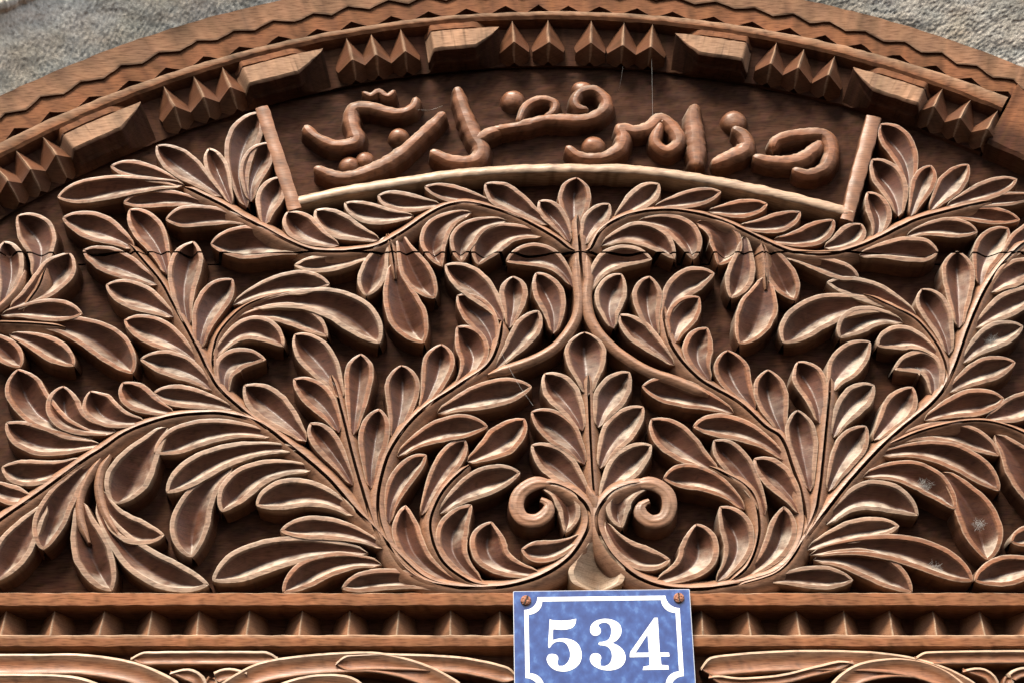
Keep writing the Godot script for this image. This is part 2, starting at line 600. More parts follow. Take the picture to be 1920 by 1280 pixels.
func make_wood() -> StandardMaterial3D:
	var m := StandardMaterial3D.new()
	m.resource_name = "oiled_wood"
	m.vertex_color_use_as_albedo = true
	m.albedo_texture = noise_tex(FastNoiseLite.TYPE_SIMPLEX_SMOOTH, 0.012, 3, 6, 0.6, 1.0, 0.0, 1024)
	var ramp := Gradient.new()
	ramp.offsets = PackedFloat32Array([0.0, 0.28, 0.42, 1.0])
	ramp.colors = PackedColorArray([Color(0.58, 0.54, 0.52), Color(0.76, 0.74, 0.73), Color(0.88, 0.87, 0.86), Color.WHITE])
	m.albedo_texture.color_ramp = ramp
	m.roughness_texture = noise_tex(FastNoiseLite.TYPE_SIMPLEX_SMOOTH, 0.015, 8, 4, 0.25, 0.6)
	m.roughness = 1.0
	m.metallic_specular = 0.33
	m.normal_enabled = true
	m.normal_texture = noise_tex(FastNoiseLite.TYPE_SIMPLEX_SMOOTH, 0.02, 5, 5, 0, 1, 6.0, 1024)
	m.normal_scale = 0.2
	m.uv1_triplanar = true
	m.uv1_world_triplanar = true
	m.uv1_scale = Vector3(5.0, 60.0, 60.0)
	return m

func plain(called: String, c: Color, rough: float, metal := 0.0) -> StandardMaterial3D:
	var m := StandardMaterial3D.new()
	m.resource_name = called
	m.albedo_color = c.linear_to_srgb()
	m.roughness = rough
	m.metallic = metal
	return m

# ---------------------------------------------------------------- number plate
func flat_shape(v: Array, z: float, thick: float, pierced := false) -> ArrayMesh:
	var p := PackedVector2Array()
	for i in range(0, v.size(), 2): p.append(Vector2(v[i], v[i + 1]))
	# round the traced corners slightly
	var q := PackedVector2Array()
	for i in p.size():
		var a := p[(i + p.size() - 1) % p.size()]
		var b := p[i]
		var d := p[(i + 1) % p.size()]
		var turn := absf((b - a).angle_to(d - b))
		if turn < 0.9:
			q.append(b.lerp(a, 0.25)); q.append(b.lerp(d, 0.25))
		else:
			q.append(b)
	var thin := Geometry2D.offset_polygon(q, -0.38)
	return slab(thin[0] if thin.size() == 1 and not pierced else q, z, thick)

func slab(q: PackedVector2Array, z: float, thick: float) -> ArrayMesh:
	var o := Soup.new()
	var w := Color.WHITE
	var idx := Geometry2D.triangulate_polygon(q)
	for i in range(0, idx.size(), 3):
		o.tri(v3(q[idx[i]], z + thick), v3(q[idx[i + 2]], z + thick), v3(q[idx[i + 1]], z + thick), 0, w, w, w)
	for i in q.size():
		var j := (i + 1) % q.size()
		o.quad(v3(q[i], z), v3(q[j], z), v3(q[j], z + thick), v3(q[i], z + thick), 1, w, w, w, w)
	return o.mesh(null)

func part(called: String, mesh: Mesh, m: Material, parent: Node, at := Vector3.ZERO) -> MeshInstance3D:
	var o := MeshInstance3D.new()
	o.name = called
	o.mesh = mesh
	o.material_override = m
	o.position = at
	parent.add_child(o, true)
	return o

func rounded_rect(x0: float, y0: float, x1: float, y1: float, r: float, hollow: bool) -> PackedVector2Array:
	# corners either rounded or scooped inward (hollow)
	var p := PackedVector2Array()
	var cs := [[x0, y0, 0], [x1, y0, 1], [x1, y1, 2], [x0, y1, 3]]
	for c in cs:
		for k in 9:
			var f := k / 8.0 * PI / 2
			var corner := Vector2(c[0], c[1])
			var sx := 1.0 if c[0] == x0 else -1.0
			var sy := -1.0 if c[1] == y0 else 1.0
			var a := f if (int(c[2]) % 2 == 0) else PI / 2 - f
			# from the side running into the corner to the side leaving it
			if hollow:
				p.append(corner + (Vector2(sx * r * sin(a), sy * r * cos(a))))
			else:
				p.append(corner + Vector2(sx * r * (1 - cos(a)), sy * r * (1 - sin(a))))
	return p

func number_plate() -> void:
	var t := thing("number_plate", "blue enamel house number plate with white digits 534 screwed to the lintel", "house number", HUB + Vector3(0.0008, -0.2301, 0.0035))
	t.rotation.z = 0.0129
	var blue := StandardMaterial3D.new()
	blue.resource_name = "blue_enamel"
	var cloud := noise_tex(FastNoiseLite.TYPE_SIMPLEX_SMOOTH, 0.02, 21, 5, 0, 1)
	var g := Gradient.new()
	g.offsets = PackedFloat32Array([0.15, 0.45, 0.62, 0.85])
	g.colors = PackedColorArray([Color(0.12, 0.19, 0.40), Color(0.15, 0.235, 0.45), Color(0.17, 0.265, 0.485), Color(0.25, 0.36, 0.56)])
	cloud.color_ramp = g
	blue.albedo_texture = cloud
	blue.roughness = 0.3
	blue.clearcoat_enabled = true
	blue.clearcoat = 0.3
	blue.clearcoat_roughness = 0.2
	blue.uv1_triplanar = true
	blue.uv1_world_triplanar = true
	blue.uv1_scale = Vector3(9, 7, 9)
	var white := plain("white_enamel", Color(0.80, 0.80, 0.77), 0.35)
	var edge := plain("plate_edge", Color(0.45, 0.46, 0.50), 0.4)
	var q := rounded_rect(0, 0, 139.4, -88.0, 1.0, false)
	part("plate", slab(q, 0.0, 1.6), edge, t)
	part("enamel_face", slab(rounded_rect(0.5, -0.5, 138.9, -87.5, 0.8, false), 1.6, 0.25), blue, t)
	var oi := rounded_rect(8.6, -5.4, 130.6, -82.4, 10.6, true)
	var ii := rounded_rect(11.9, -9.0, 127.2, -78.9, 10.9, true)
	var o := Soup.new()
	var w := Color.WHITE
	for i in oi.size():
		var j := (i + 1) % oi.size()
		o.quad(v3(oi[i], 2.0), v3(oi[j], 2.0), v3(ii[j], 2.0), v3(ii[i], 2.0), 0, w, w, w, w)
		o.quad(v3(oi[i], 1.8), v3(oi[j], 1.8), v3(oi[j], 2.0), v3(oi[i], 2.0), 1, w, w, w, w)
		o.quad(v3(ii[i], 1.8), v3(ii[j], 1.8), v3(ii[j], 2.0), v3(ii[i], 2.0), 1, w, w, w, w)
	part("border_line", o.mesh(null), white, t)
	part("digit", flat_shape([28.1, -23.2, 30, -24.3, 35.7, -24.9, 43.3, -24.7, 49.6, -23.3, 49, -27.6, 47, -31.1, 43.1, -32.8, 38.3, -33.3, 33.6, -32.9, 31.2, -32.6, 30.9, -36.4, 30.9, -40.7, 35.3, -39.5, 40.1, -39.4, 45.7, -40.7, 50.4, -44.2, 52.6, -49.3, 53.1, -54.8, 51.3, -60.7, 47.4, -64.6, 42.1, -67, 37.4, -67.4, 31.8, -66.4, 27.2, -62.9, 24.9, -58.4, 25, -54.9, 26.9, -52.4, 30.2, -52, 33.5, -53, 34.9, -56, 33.8, -59.5, 34.7, -62, 38.5, -62, 41.9, -58.6, 43.5, -53.6, 42.6, -48.6, 40.4, -44.1, 36.6, -42.6, 32.8, -43, 29.9, -45, 28.5, -47.5, 27, -48.2, 26.2, -46.4, 26.7, -40.4], 1.8, 0.2), white, t)
	part("digit", flat_shape([59.3, -31.8, 60.4, -28.7, 63.4, -25.7, 68.2, -24, 73, -23.6, 78.7, -24.9, 83.3, -28, 84.8, -33.1, 83.9, -38.1, 80.8, -42.1, 77.4, -44.1, 81.6, -46.1, 85.7, -50.2, 87.1, -56.2, 85.7, -61.1, 81.8, -65, 76.1, -66.8, 70.4, -66.9, 64.8, -65.3, 60.2, -62.3, 58.2, -58.3, 58.6, -54.8, 60.5, -52.4, 63.4, -51.9, 66.7, -52.7, 68.2, -55.9, 66.9, -59.4, 67.3, -62.4, 70.6, -62.7, 73.9, -60.5, 75.7, -56, 75.3, -51.1, 73, -47.5, 69.3, -46.4, 66.4, -46.3, 65.2, -44.7, 66.4, -42.9, 69.4, -42.8, 73.3, -41.5, 75.3, -38, 76, -33, 74.7, -28.9, 71.4, -27.4, 67.6, -28.3, 66.6, -30, 68.2, -31.9, 68.6, -34.9, 67.2, -37.4, 63.9, -38.7, 61, -37.8, 59.4, -35.3], 1.8, 0.2), white, t)
	part("digit", flat_shape([110.3, -23.8, 113, -23.8, 113.1, -52.5, 120.2, -52.6, 120.5, -55.8, 113.4, -55.7, 113.8, -62.5, 119.1, -63.1, 119.4, -66.3, 99.2, -66.5, 99.8, -63.8, 104.5, -62.9, 104.9, -55.9, 89.7, -56, 89.9, -52.2, 92.9, -48, 94.3, -52.4, 104.7, -52.5, 104.4, -37.4, 94.6, -51.9, 93.1, -47.8], 1.8, 0.2, true), white, t)
	var rust := plain("rusty_steel", Color(0.22, 0.085, 0.045), 0.75, 0.2)
	rust.normal_enabled = true
	rust.normal_texture = noise_tex(FastNoiseLite.TYPE_SIMPLEX_SMOOTH, 0.05, 31, 4, 0, 1, 8.0, 128)
	rust.uv1_triplanar = true
	rust.uv1_scale = Vector3(60, 60, 60)
	var black := plain("slot_black", Color(0.02, 0.015, 0.012), 0.9)  # near-black bar drawn over each screw head for its slot
	for c in [[10.0, -8.2, 65.0], [130.5, -7.6, 95.0]]:
		var rows: Array = []
		var cols: Array = []
		for i in 7:
			var row := PackedVector3Array()
			var col := PackedColorArray()
			var a := i / 6.0
			for k in 25:
				var f := TAU * k / 24.0
				var rr := 4.3 * (1.0 if i == 0 else cos(a * PI / 2))
				row.append(Vector3(cos(f) * rr, sin(f) * rr, 1.8 + (0.0 if i == 0 else 0.7 + 1.3 * sin(a * PI / 2))))
				col.append(w)
			rows.append(row)
			cols.append(col)
		var s := Soup.new()
		var gs: Array = []
		for k in 24: gs.append(0)
		s.loft(rows, cols, gs)
		var sc := part("screw", s.mesh(null), rust, t, Vector3(c[0], c[1], 0) * 0.001)
		var slot := BoxMesh.new()
		slot.size = Vector3(0.0078, 0.0009, 0.0012)
		var so := part("slot", slot, black, sc, Vector3(0, 0, 0.0034))
		so.rotation.z = deg_to_rad(c[2])

# ---------------------------------------------------------------- scene
func _ready() -> void:
	var cam := Camera3D.new()
	cam.name = "camera"
	cam.fov = 20.7236
	cam.near = 0.05
	cam.far = 200.0
	add_child(cam)
	cam.position = Vector3(0, 1.404545, 1.377768)
	cam.rotation.x = deg_to_rad(30.0)
	cam.current = true

	var env := Environment.new()
	env.background_mode = Environment.BG_SKY
	var sm := ProceduralSkyMaterial.new()
	sm.sky_top_color = Color(0.93, 0.96, 1.0)
	sm.sky_horizon_color = Color(0.10, 0.095, 0.09)
	sm.sky_curve = 0.45
	sm.ground_bottom_color = Color(0.09, 0.078, 0.066)
	sm.ground_horizon_color = Color(0.10, 0.09, 0.08)
	var sky := Sky.new()
	sky.sky_material = sm
	env.sky = sky
	env.background_energy_multiplier = 0.55
	env.tonemap_mode = Environment.TONE_MAPPER_LINEAR
	env.tonemap_exposure = 7.6
	env.sdfgi_enabled = true
	env.ssao_enabled = true
	env.ssil_enabled = true
	var we := WorldEnvironment.new()
	we.name = "environment"
	we.environment = env
	add_child(we)

	var sun := DirectionalLight3D.new()
	sun.name = "sun"
	sun.light_color = Color(1.0, 0.96, 0.90)
	sun.light_energy = 0.5
	sun.light_angular_distance = 26.0
	sun.shadow_enabled = true
	add_child(sun)
	sun.look_at_from_position(Vector3(-0.65, 2.35, 1.4) + HUB, HUB)

	rng.seed = 534
	warp.seed = 7
	warp.frequency = 0.06
	warp.fractal_octaves = 2
	tone.seed = 19
	tone.frequency = 0.03
	tone.fractal_octaves = 4
	oiled = make_wood()
	raw = make_wood()
	raw.resource_name = "raw_wood"
	raw.roughness_texture = null
	raw.roughness = 0.85
	raw.metallic_specular = 0.2
	arcs.a = [29.6, -510.3, 920.8]
	arcs.z = [34.7, -536.3, 924.4]
	arcs.ct = [39.8, -547.3, 909.4]
	arcs.cl = [34.5, -495, 847.8]
	arcs.m = [37, -513.3, 830.7]
	arcs.b = [40, -497.9, 808.1]
	arcs.p = [32.5, -489, 801.2]

	plaster()
	arched_frame()
	carved_panel()
	lintel()
	number_plate()
	cobweb(410.5, 4.2, 9, "small grey cobweb in the leaf near the right end of the panel, topmost of four")
	cobweb(337.5, -133.3, 10.8, "ragged cobweb in the curled leaf above the drooping leaf at the right")
	cobweb(378, -168, 8.1, "thin cobweb inside the drooping leaf at the lower right")
	cobweb(337.8, -207.1, 9.9, "wide thin cobweb in the long leaf just above the lintel at the right")
	cobweb(343.5, -26, 5.4, "tiny cobweb in the small curled leaf at the right side")
	thread_between(Vector3(103.2, 293.8, 2), Vector3(99.8, 281.3, -18), "short thread hanging from the beads above the middle of the writing")
	thread_between(Vector3(130.5, 304.8, 0), Vector3(130.1, 247.1, -12), "long thread from the beads down to the second letter group of the writing")
	thread_between(Vector3(-9.1, -11, 1), Vector3(17.8, -62.3, 1), "slanting thread between two leaves left of the central palmette")
	thread_between(Vector3(-88.3, 247.5, -2), Vector3(-63.9, 253.3, -4), "short level thread between two strokes of the writing")

func plaster() -> void:
	var t := thing("plaster_arch", "rough grey plaster arch wall around the curved wooden door frame", "wall", HUB + Vector3(0, 0.4, 0))
	var m := StandardMaterial3D.new()
	m.resource_name = "rough_plaster"
	m.vertex_color_use_as_albedo = true
	m.albedo_texture = noise_tex(FastNoiseLite.TYPE_SIMPLEX_SMOOTH, 0.03, 41, 5, 0.72, 1.0)
	m.normal_enabled = true
	m.normal_texture = noise_tex(FastNoiseLite.TYPE_CELLULAR, 0.06, 42, 3, 0, 1, 8.0)
	m.normal_scale = 0.5
	m.roughness = 0.95
	m.uv1_triplanar = true
	m.uv1_world_triplanar = true
	m.uv1_scale = Vector3(11, 11, 11)
	var grit := FastNoiseLite.new()
	grit.seed = 5
	grit.frequency = 0.3
	grit.fractal_octaves = 3
	var prof: Array = [] # radius beyond the frame's edge, depth
	prof.append([-4.0, -46.0])
	prof.append([1.8, -30.0])
	for k in 40: prof.append([1.8 + k * 1.55, -6.0 + k * 0.9])
	for k in 8: prof.append([63.0 + 12.0 * (1.0 - cos(k / 7.0 * PI / 2)) , 29.5 + 10.0 * sin(k / 7.0 * PI / 2)])
	for k in 60: prof.append([76.0 + k * 3.0, 39.8])
	var rows: Array = []
	var cols: Array = []
	var groups: Array = []
	for k in prof.size() - 1: groups.append(0)
	for i in 901:
		var f := lerpf(-38.0, 38.0, i / 900.0)
		var row := PackedVector3Array()
		var col := PackedColorArray()
		for k in prof.size():
			var p := v3(arc_at("a", f, prof[k][0]), prof[k][1])
			var n := grit.get_noise_3dv(p) * 1.7 + warp.get_noise_3dv(p * 0.4) * 2.0
			var d := (Vector2(p.x - 36, p.y + 515)).normalized()
			p += Vector3(-d.x * n, -d.y * n, n * (0.7 if k > 42 else 0.0))
			row.append(p - Vector3(0, 400, 0))
			col.append(shade(p, Color(0.90, 0.84, 0.75).lerp(Color(0.80, 0.71, 0.57), clampf(0.5 + 1.4 * tone.get_noise_2d(p.x * 0.35, p.y * 0.35), 0, 1)), 0.12))
		rows.append(row)
		cols.append(col)
	var o := Soup.new()
	o.loft(rows, cols, groups)
	put("soffit", o, m, t)

func arched_frame() -> void:
	frame = thing("arched_frame", "arched dark wooden door frame with zigzag band, beads and long bars", "door frame", HUB)
	var groups := [0, 1, 2, 3, 4, 5, 5, 6, 7, 8, 9]
	var prof := [["a", 0.0, -40.0], ["a", 0.0, -9.0], ["z", -9.0, -9.4], ["z", -10.0, -9.6], ["ct", -2.0, -9.6], ["ct", -1.0, 0.6], ["ct", -5.0, 1.4], ["cl", 3.0, 1.0], ["cl", 0.0, -0.8], ["cl", -4.0, -10.0], ["b", -0.5, -17.0], ["p", 0.0, -26.0]]
	var tints := [dark, dark, dark, dark, dark, worn.lerp(pale, 0.5), worn.lerp(pale, 0.3), worn, worn, dark, dark, dark]
	groups = [0, 1, 2, 3, 4, 5, 5, 6, 7, 8, 9]
	sweep("frame_board", -46.0, 28.55, prof, groups, tints)
	sweep("frame_board", 28.7, 46.0, [["a", 0.0, -40.0], ["a", 0.0, -1.6], ["ct", 0.0, -1.0], ["cl", 0.0, -0.6], ["cl", -20.0, 0.4], ["b", 4.0, 0.0], ["b", 0.0, -2.0], ["p", 0.0, -26.0]], [0, 1, 1, 1, 1, 2, 3], [dark, worn, worn, worn, dark, dark, dark, dark])
	zigzag([-47.63, -45.28, -42.93, -40.58, -38.23, -35.88, -33.53, -31.27, -28.81, -26.26, -23.92, -21.54, -19.29, -16.84, -14.41, -12.27, -9.80, -7.49, -5.17, -2.72, -0.70, 1.15, 3.07, 5.38, 7.59, 10.12, 12.48, 14.81, 17.02, 19.23, 21.65, 23.89, 26.09, 28.40, 29.80, 30.40])
	for f in [-35.75, -34.23, -32.42, -24.46, -22.56, -20.74, -12.75, -11.28, -9.33, -2.40, -0.08, 2.59, 4.59, 6.38, 14.18, 15.95, 17.90, 24.82, 26.62, 28.42]:
		bead(f)
	bar(-31.76, -26.19, 1)
	bar(-20.05, -14.41, 1)
	bar(-7.94, -3.24, 1)
	bar(7.90, 12.81, -1)
	bar(19.20, 24.23, -1)
	bar(-41.74, -36.75, 1)

func carved_panel() -> void:
	panel = thing("carved_panel", "carved wooden door panel of scrolling leaf sprays under the arch", "carving", HUB)
	for half in 2:
		var y0: float = [RAIL_TOP - 6.0, JOINT + 0.7][half]
		var y1: float = [JOINT - 0.7, 345.0][half]
		var rows: Array = []
		var cols: Array = []
		var n := int((y1 - y0) / 3.5)
		for i in n + 1:
			var row := PackedVector3Array()
			var col := PackedColorArray()
			for k in 301:
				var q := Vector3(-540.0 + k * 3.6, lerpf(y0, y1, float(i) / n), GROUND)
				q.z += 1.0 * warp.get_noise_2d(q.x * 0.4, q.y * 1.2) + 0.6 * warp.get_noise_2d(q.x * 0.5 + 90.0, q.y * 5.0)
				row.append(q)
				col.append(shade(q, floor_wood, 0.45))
			rows.append(row)
			cols.append(col)
		var groups: Array = []
		for k in 300: groups.append(0)
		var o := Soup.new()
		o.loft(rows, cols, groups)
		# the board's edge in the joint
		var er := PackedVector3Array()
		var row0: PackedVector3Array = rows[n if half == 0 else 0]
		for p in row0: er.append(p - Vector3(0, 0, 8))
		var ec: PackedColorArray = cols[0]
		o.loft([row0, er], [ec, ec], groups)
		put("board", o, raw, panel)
	leaf(-293.8, 162.8, -376.7, 156.4, -406.3, 148.9, 27.5)
	leaf(-293.7, 161, -338.5, 179.1, -363, 183.8, 20.5)
	leaf(-259.4, 150, -299.7, 186.1, -323.3, 206.2, 27.5)
	leaf(-250.3, 142.6, -266.7, 182, -275.6, 203.3, 21.2)
	leaf(-236.3, 139.7, -243.4, 218.8, -232.5, 244.7, 31.6)
	leaf(-232.9, 145.4, -230.6, 187.9, -220.4, 209.2, 28.2)
	leaf(-218.4, 119.8, -215.3, 152.9, -207.4, 171.5, 25.9)
	leaf(-265.6, 138, -322.5, 148.3, -347.3, 143.7, 20.7)
	leaf(-231.3, 122.1, -285.2, 128.9, -307.6, 125.5, 24.5)
	leaf(-182.4, 92.9, -234.5, 101.8, -265.8, 100.2, 34.6)
	leaf(-120.6, 89.6, -162.2, 80.2, -190.9, 78, 19.9)
	leaf(-152.3, 98.5, -187.2, 118.1, -199.9, 134, 28.4)
	leaf(-116.9, 104.6, -155.7, 120.9, -175.4, 136.3, 27.1)
	leaf(-87.5, 130, -126.9, 131.7, -149.6, 143.2, 22.6)
	leaf(-64.1, 142.6, -98.9, 144.9, -120.5, 151.8, 22.8)
	leaf(-14.2, 142, -54.3, 153.5, -78.8, 161, 19.4)
	leaf(32.1, 119.8, -5.7, 148.9, -24.4, 163.9, 27.4)
	leaf(50.7, 101.8, 35.5, 132.3, 23.8, 145.4, 21.5)
	leaf(57.8, 108.6, 56.2, 152.3, 58.4, 171.5, 29.5)
	leaf(63.3, 98.5, 74.2, 125.5, 87.4, 142, 22.8)
	leaf(91.7, 126.6, 117.1, 150.6, 132.4, 164.5, 24.4)
	leaf(126.6, 138.6, 161.7, 147.7, 187.4, 155.2, 20.4)
	leaf(174.3, 134.6, 206.2, 136.9, 227.9, 142, 20.4)
	leaf(200.9, 118.7, 235.5, 121.5, 256.7, 133.4, 21.1)
	leaf(230.1, 104.6, 266.2, 110.2, 285.9, 126, 23.9)
	leaf(274.9, 96.8, 299.5, 109.1, 310, 121.5, 23.8)
	leaf(355.6, 159.9, 350, 211.6, 336.9, 230.8, 29.5)
	leaf(343.5, 130, 338.6, 170.3, 325.3, 191.4, 30.3)
	leaf(319.3, 104.6, 326.2, 136.9, 318, 155.8, 23.2)
	leaf(354.8, 130, 370.3, 166.8, 378.9, 184.4, 21.7)
	leaf(373.1, 136.3, 394.4, 164.5, 412.8, 186.1, 23.6)
	leaf(387.7, 140.3, 428.5, 158.1, 454.3, 169.1, 20.9)
	leaf(398.5, 139.1, 442.3, 147.2, 469.4, 150.6, 14.8)
	leaf(385.6, 130, 423.5, 130.6, 451.2, 125.5, 19.6)
	leaf(348.7, 108, 389.7, 116.4, 411.7, 111.9, 21.5)
	leaf(304.6, 87.9, 355.6, 93.5, 374.5, 91.2, 27.9)
	leaf(238.2, 87.9, 284.6, 73, 302.5, 65.3, 20)
	leaf(-35.5, 134, -67.3, 111.9, -61, 76.3, 25.9)
	leaf(-4.3, 124.3, -41.4, 107.4, -43.8, 80.2, 24.1)
	leaf(28.7, 108.6, -17.8, 103, -29.3, 78, 28.4)
	leaf(52.7, 56.1, 22.4, 88.5, -5.1, 81.8, 25.1)
	leaf(-110, 108.6, -122.1, 67, -126.4, 46.3, 25)
	leaf(-103.9, 80.7, -91.8, 30.2, -75, -0.5, 34.4)
	leaf(-99.7, 110.8, -82.2, 68.1, -66.4, 43.6, 26.9)
	leaf(204.9, 108.6, 198.6, 66.4, 189.4, 43.6, 24.9)
	leaf(221.4, 67, 211.6, 31.3, 194, -1.6, 33.9)
	leaf(221.5, 103, 235.3, 67, 244.6, 42, 27)
	leaf(78.7, 98.5, 118.5, 109.7, 142.3, 84, 27)
	leaf(111, 123.8, 151.1, 113.1, 158.6, 83.5, 26.2)
	leaf(163.4, 123.2, 187.8, 104.1, 180.2, 78, 30.1)
	leaf(67, 50.7, 93.4, 86.3, 122.7, 83.5, 24.5)
	leaf(-7.8, 21.1, -36.1, 61, -58.7, 78, 28.3)
	leaf(-2.3, 15.3, 1.4, 50.7, 0.9, 67, 25)
	leaf(35.6, 9.5, 32.3, 47.9, 20.4, 70.3, 27.3)
	leaf(-15.9, -7.9, -29.4, 29.1, -48, 46.9, 27.9)
	leaf(-13.5, -25, 12.8, 13.2, 23, 31.8, 23.2)
	leaf(-47.9, -45, -34.5, -2.6, -47.5, 15.8, 28.2)
	leaf(-75.7, -65.3, -62.3, -20.9, -60, -1.6, 27.6)
	leaf(-98.4, -91.8, -92.4, -41.4, -93.9, -21.4, 29.8)
	leaf(-115.3, -136.6, -114.1, -85.8, -110.9, -63.3, 25.8)
	leaf(-143, -54.2, -167.5, -12.5, -186.4, 7.9, 29.8)
	leaf(-131.7, -87.8, -129.2, -31.2, -128.6, -11, 25.3)
	leaf(-143.7, -85.8, -164.6, -51.6, -184.7, -35.8, 24.9)
	leaf(-130.6, -133.7, -155.8, -92.7, -168.6, -76.8, 22.4)
	leaf(-62.3, -67.3, -15.7, -49.1, 17, -42.5, 27.3)
	leaf(-94.4, -108, -48.7, -81.8, -19.9, -80.8, 23.8)
	leaf(-99.5, -168, -87.4, -123.6, -70.3, -106.5, 20.9)
	leaf(-72.9, -160.5, -50, -109, -38.4, -92.7, 21.9)
	leaf(-36.8, -112.4, -6.6, -91.8, 10.7, -72.8, 28.6)
	leaf(-58.7, -159.5, -21.8, -130.9, 7, -123.1, 26.6)
	leaf(-40.2, -222.1, -84, -180.7, -86.6, -151.9, 23.5)
	leaf(-23.3, -219.9, -48.5, -178.4, -32.5, -151.9, 26.6)
	leaf(23.3, -213, -19.2, -187.7, -16.4, -167.1, 30.2)
	leaf(56.6, -178.4, 23.5, -193.7, 7.3, -191.4, 20.2)
	leaf(23.5, -134.7, 45, -151, 42.5, -177, 19.6)
	leaf(-101.7, -190.9, -159.1, -172.7, -187.2, -175.6, 21.4)
	leaf(-115.2, -194.6, -208.6, -201.6, -238.3, -218.5, 30.7)
	leaf(-104.2, -204.3, -160.4, -210.7, -181.4, -228.9, 24.9)
	leaf(-51.5, -227.6, -110.1, -218, -135.2, -224.9, 20)
	leaf(-126, -162.4, -184.5, -142.9, -208.1, -152.9, 28.6)
	leaf(-162.7, -120.2, -222, -134.7, -235.4, -158.6, 28.2)
	leaf(-176, -102.1, -260.2, -121.2, -281.8, -141.9, 25.7)
	leaf(-197.9, -89.8, -271.5, -91.3, -295.3, -105.6, 27.1)
	leaf(-229.5, -115.3, -260.2, -166.6, -256.2, -198.3, 32.6)
	leaf(-170.7, -93.7, -203.8, -60.2, -226.1, -41.4, 30.7)
	leaf(-332.4, 95.1, -366.6, 116.4, -399.4, 127.2, 28.9)
	leaf(-300.9, 68.6, -323.2, 116.4, -340.8, 136.3, 27.5)
	leaf(-307.3, 57.7, -348.2, 80.7, -377.1, 93.5, 27.1)
	leaf(-291.4, 25.4, -326.5, 46.3, -353.1, 57.7, 27.6)
	leaf(-268.5, -17.2, -307.5, 11.6, -333.7, 22.2, 27.7)
	leaf(-252.7, -45.5, -286.2, -21.9, -316.1, -16.2, 24.7)
	leaf(-277.4, 16.9, -285.1, 79.6, -280.6, 102.4, 30)
	leaf(-265.4, -6.3, -257.1, 43.6, -242.9, 63.2, 29.5)
	leaf(-241, 37.2, -187.5, 59.3, -158.3, 57.7, 25.2)
	leaf(-225.1, 34.5, -136.2, 27.5, -113.6, -1.6, 33.5)
	leaf(-237.1, 22.7, -185.2, 26.5, -158, 5.8, 23.2)
	leaf(-254.1, -16.7, -218.2, 13.7, -194.7, -4.7, 24.6)
	leaf(-239.8, -50.6, -238.5, -19.8, -208.9, -16.7, 24.4)
	leaf(-346.8, -89.3, -408.6, -49.1, -418.9, -25.5, 32.7)
	leaf(-328.7, -84.8, -375.7, -61.8, -377.7, -42, 29.1)
	leaf(-306.2, -75.8, -344.4, -63.3, -354.7, -47.1, 27.3)
	leaf(-282.5, -67.8, -315.2, -52.7, -328.7, -38.9, 24.7)
	leaf(-232.9, -64.3, -278.5, -52.1, -302.1, -49.1, 22)
	leaf(-341.7, -95.7, -396.4, -91.8, -421.9, -76.3, 27.1)
	leaf(-354.6, -109.5, -397.6, -123.1, -419.8, -117.3, 24.7)
	leaf(-389.4, -146.2, -408, -143.3, -431.5, -130.9, 18.4)
	leaf(-287.1, -80.8, -314.9, -128.4, -322.5, -151.5, 37.9)
	leaf(-339.2, -110, -372.7, -161.9, -376.2, -192.3, 28.2)
	leaf(-352, -147.6, -336.3, -194.6, -317.4, -227.1, 30.7)
	leaf(-334.8, -138.6, -306.7, -174.6, -280.1, -178.8, 23.5)
	leaf(-337.8, -150, -280.1, -210.7, -241, -221.7, 28.2)
	leaf(-378.4, -151.5, -399.6, -190, -411.4, -219, 29.9)
	leaf(-416.6, 65.3, -420.6, 111.4, -440, 130, 32.2)
	leaf(-441.3, 36.1, -440, 80.7, -448.1, 102.4, 26.3)
	leaf(-433.6, 33.4, -398.4, 68.6, -388.5, 90.7, 32.6)
	leaf(-440.1, 27, -395.2, 31.3, -370, 27.5, 22.7)
	leaf(-411.5, 19, -345.3, -1, -321, -30.2, 31.6)
	leaf(-430.2, 7.9, -391.8, -7.3, -370.9, -23.4, 22.5)
	leaf(-455.9, 9.5, -430.8, -7.9, -416.4, -24, 22.3)
	leaf(64, -50.6, 62.5, -11.5, 62, 10, 35.4)
	leaf(58.4, -83.8, 41.2, -47.6, 27, -30.2, 29.2)
	leaf(71.8, -80.8, 84.1, -49.6, 99.6, -28.6, 28.4)
	leaf(59.6, -114.8, 37.2, -81.8, 16, -66.3, 28.5)
	leaf(72.7, -118.3, 90.8, -81.8, 110.5, -61.8, 27.4)
	leaf(62.4, -147.2, 37.2, -114.8, 15.9, -97.2, 28.1)
	leaf(72.8, -148.6, 94.2, -115.3, 115.9, -97.2, 27.2)
	leaf(87.2, 13.7, 85.8, 47.9, 95.7, 68.6, 27.7)
	leaf(124.3, 5.3, 117.2, 46.9, 120.2, 66.4, 26)
	leaf(131.8, 21.1, 151.9, 59.9, 177, 69.7, 26.8)
	leaf(138.6, -1, 147.2, 27.5, 162.7, 44.7, 27.1)
	leaf(137.7, -21.9, 109.4, 9.5, 91.7, 28.1, 23.2)
	leaf(167.6, -36.8, 158.3, -6.3, 168, 14.2, 26.4)
	leaf(203.6, -63.8, 186.1, -27.1, 183.7, -7.3, 30.4)
	leaf(226.2, -88.8, 217.5, -49.1, 216.8, -26, 29.4)
	leaf(256.4, -76.8, 250.8, -35.3, 242.2, -18.3, 28.2)
	leaf(267.3, -47.6, 285.1, -18.8, 306, 0.5, 28.4)
	leaf(267.2, -89.8, 288.6, -54.7, 305.6, -40.9, 25.2)
	leaf(258.6, -139.5, 280.1, -99.2, 295.1, -79.8, 25.3)
	leaf(243.4, -139.5, 240, -87.8, 238.7, -64.8, 27)
	leaf(300.1, -92.7, 323.9, -62.8, 337.6, -43, 26.6)
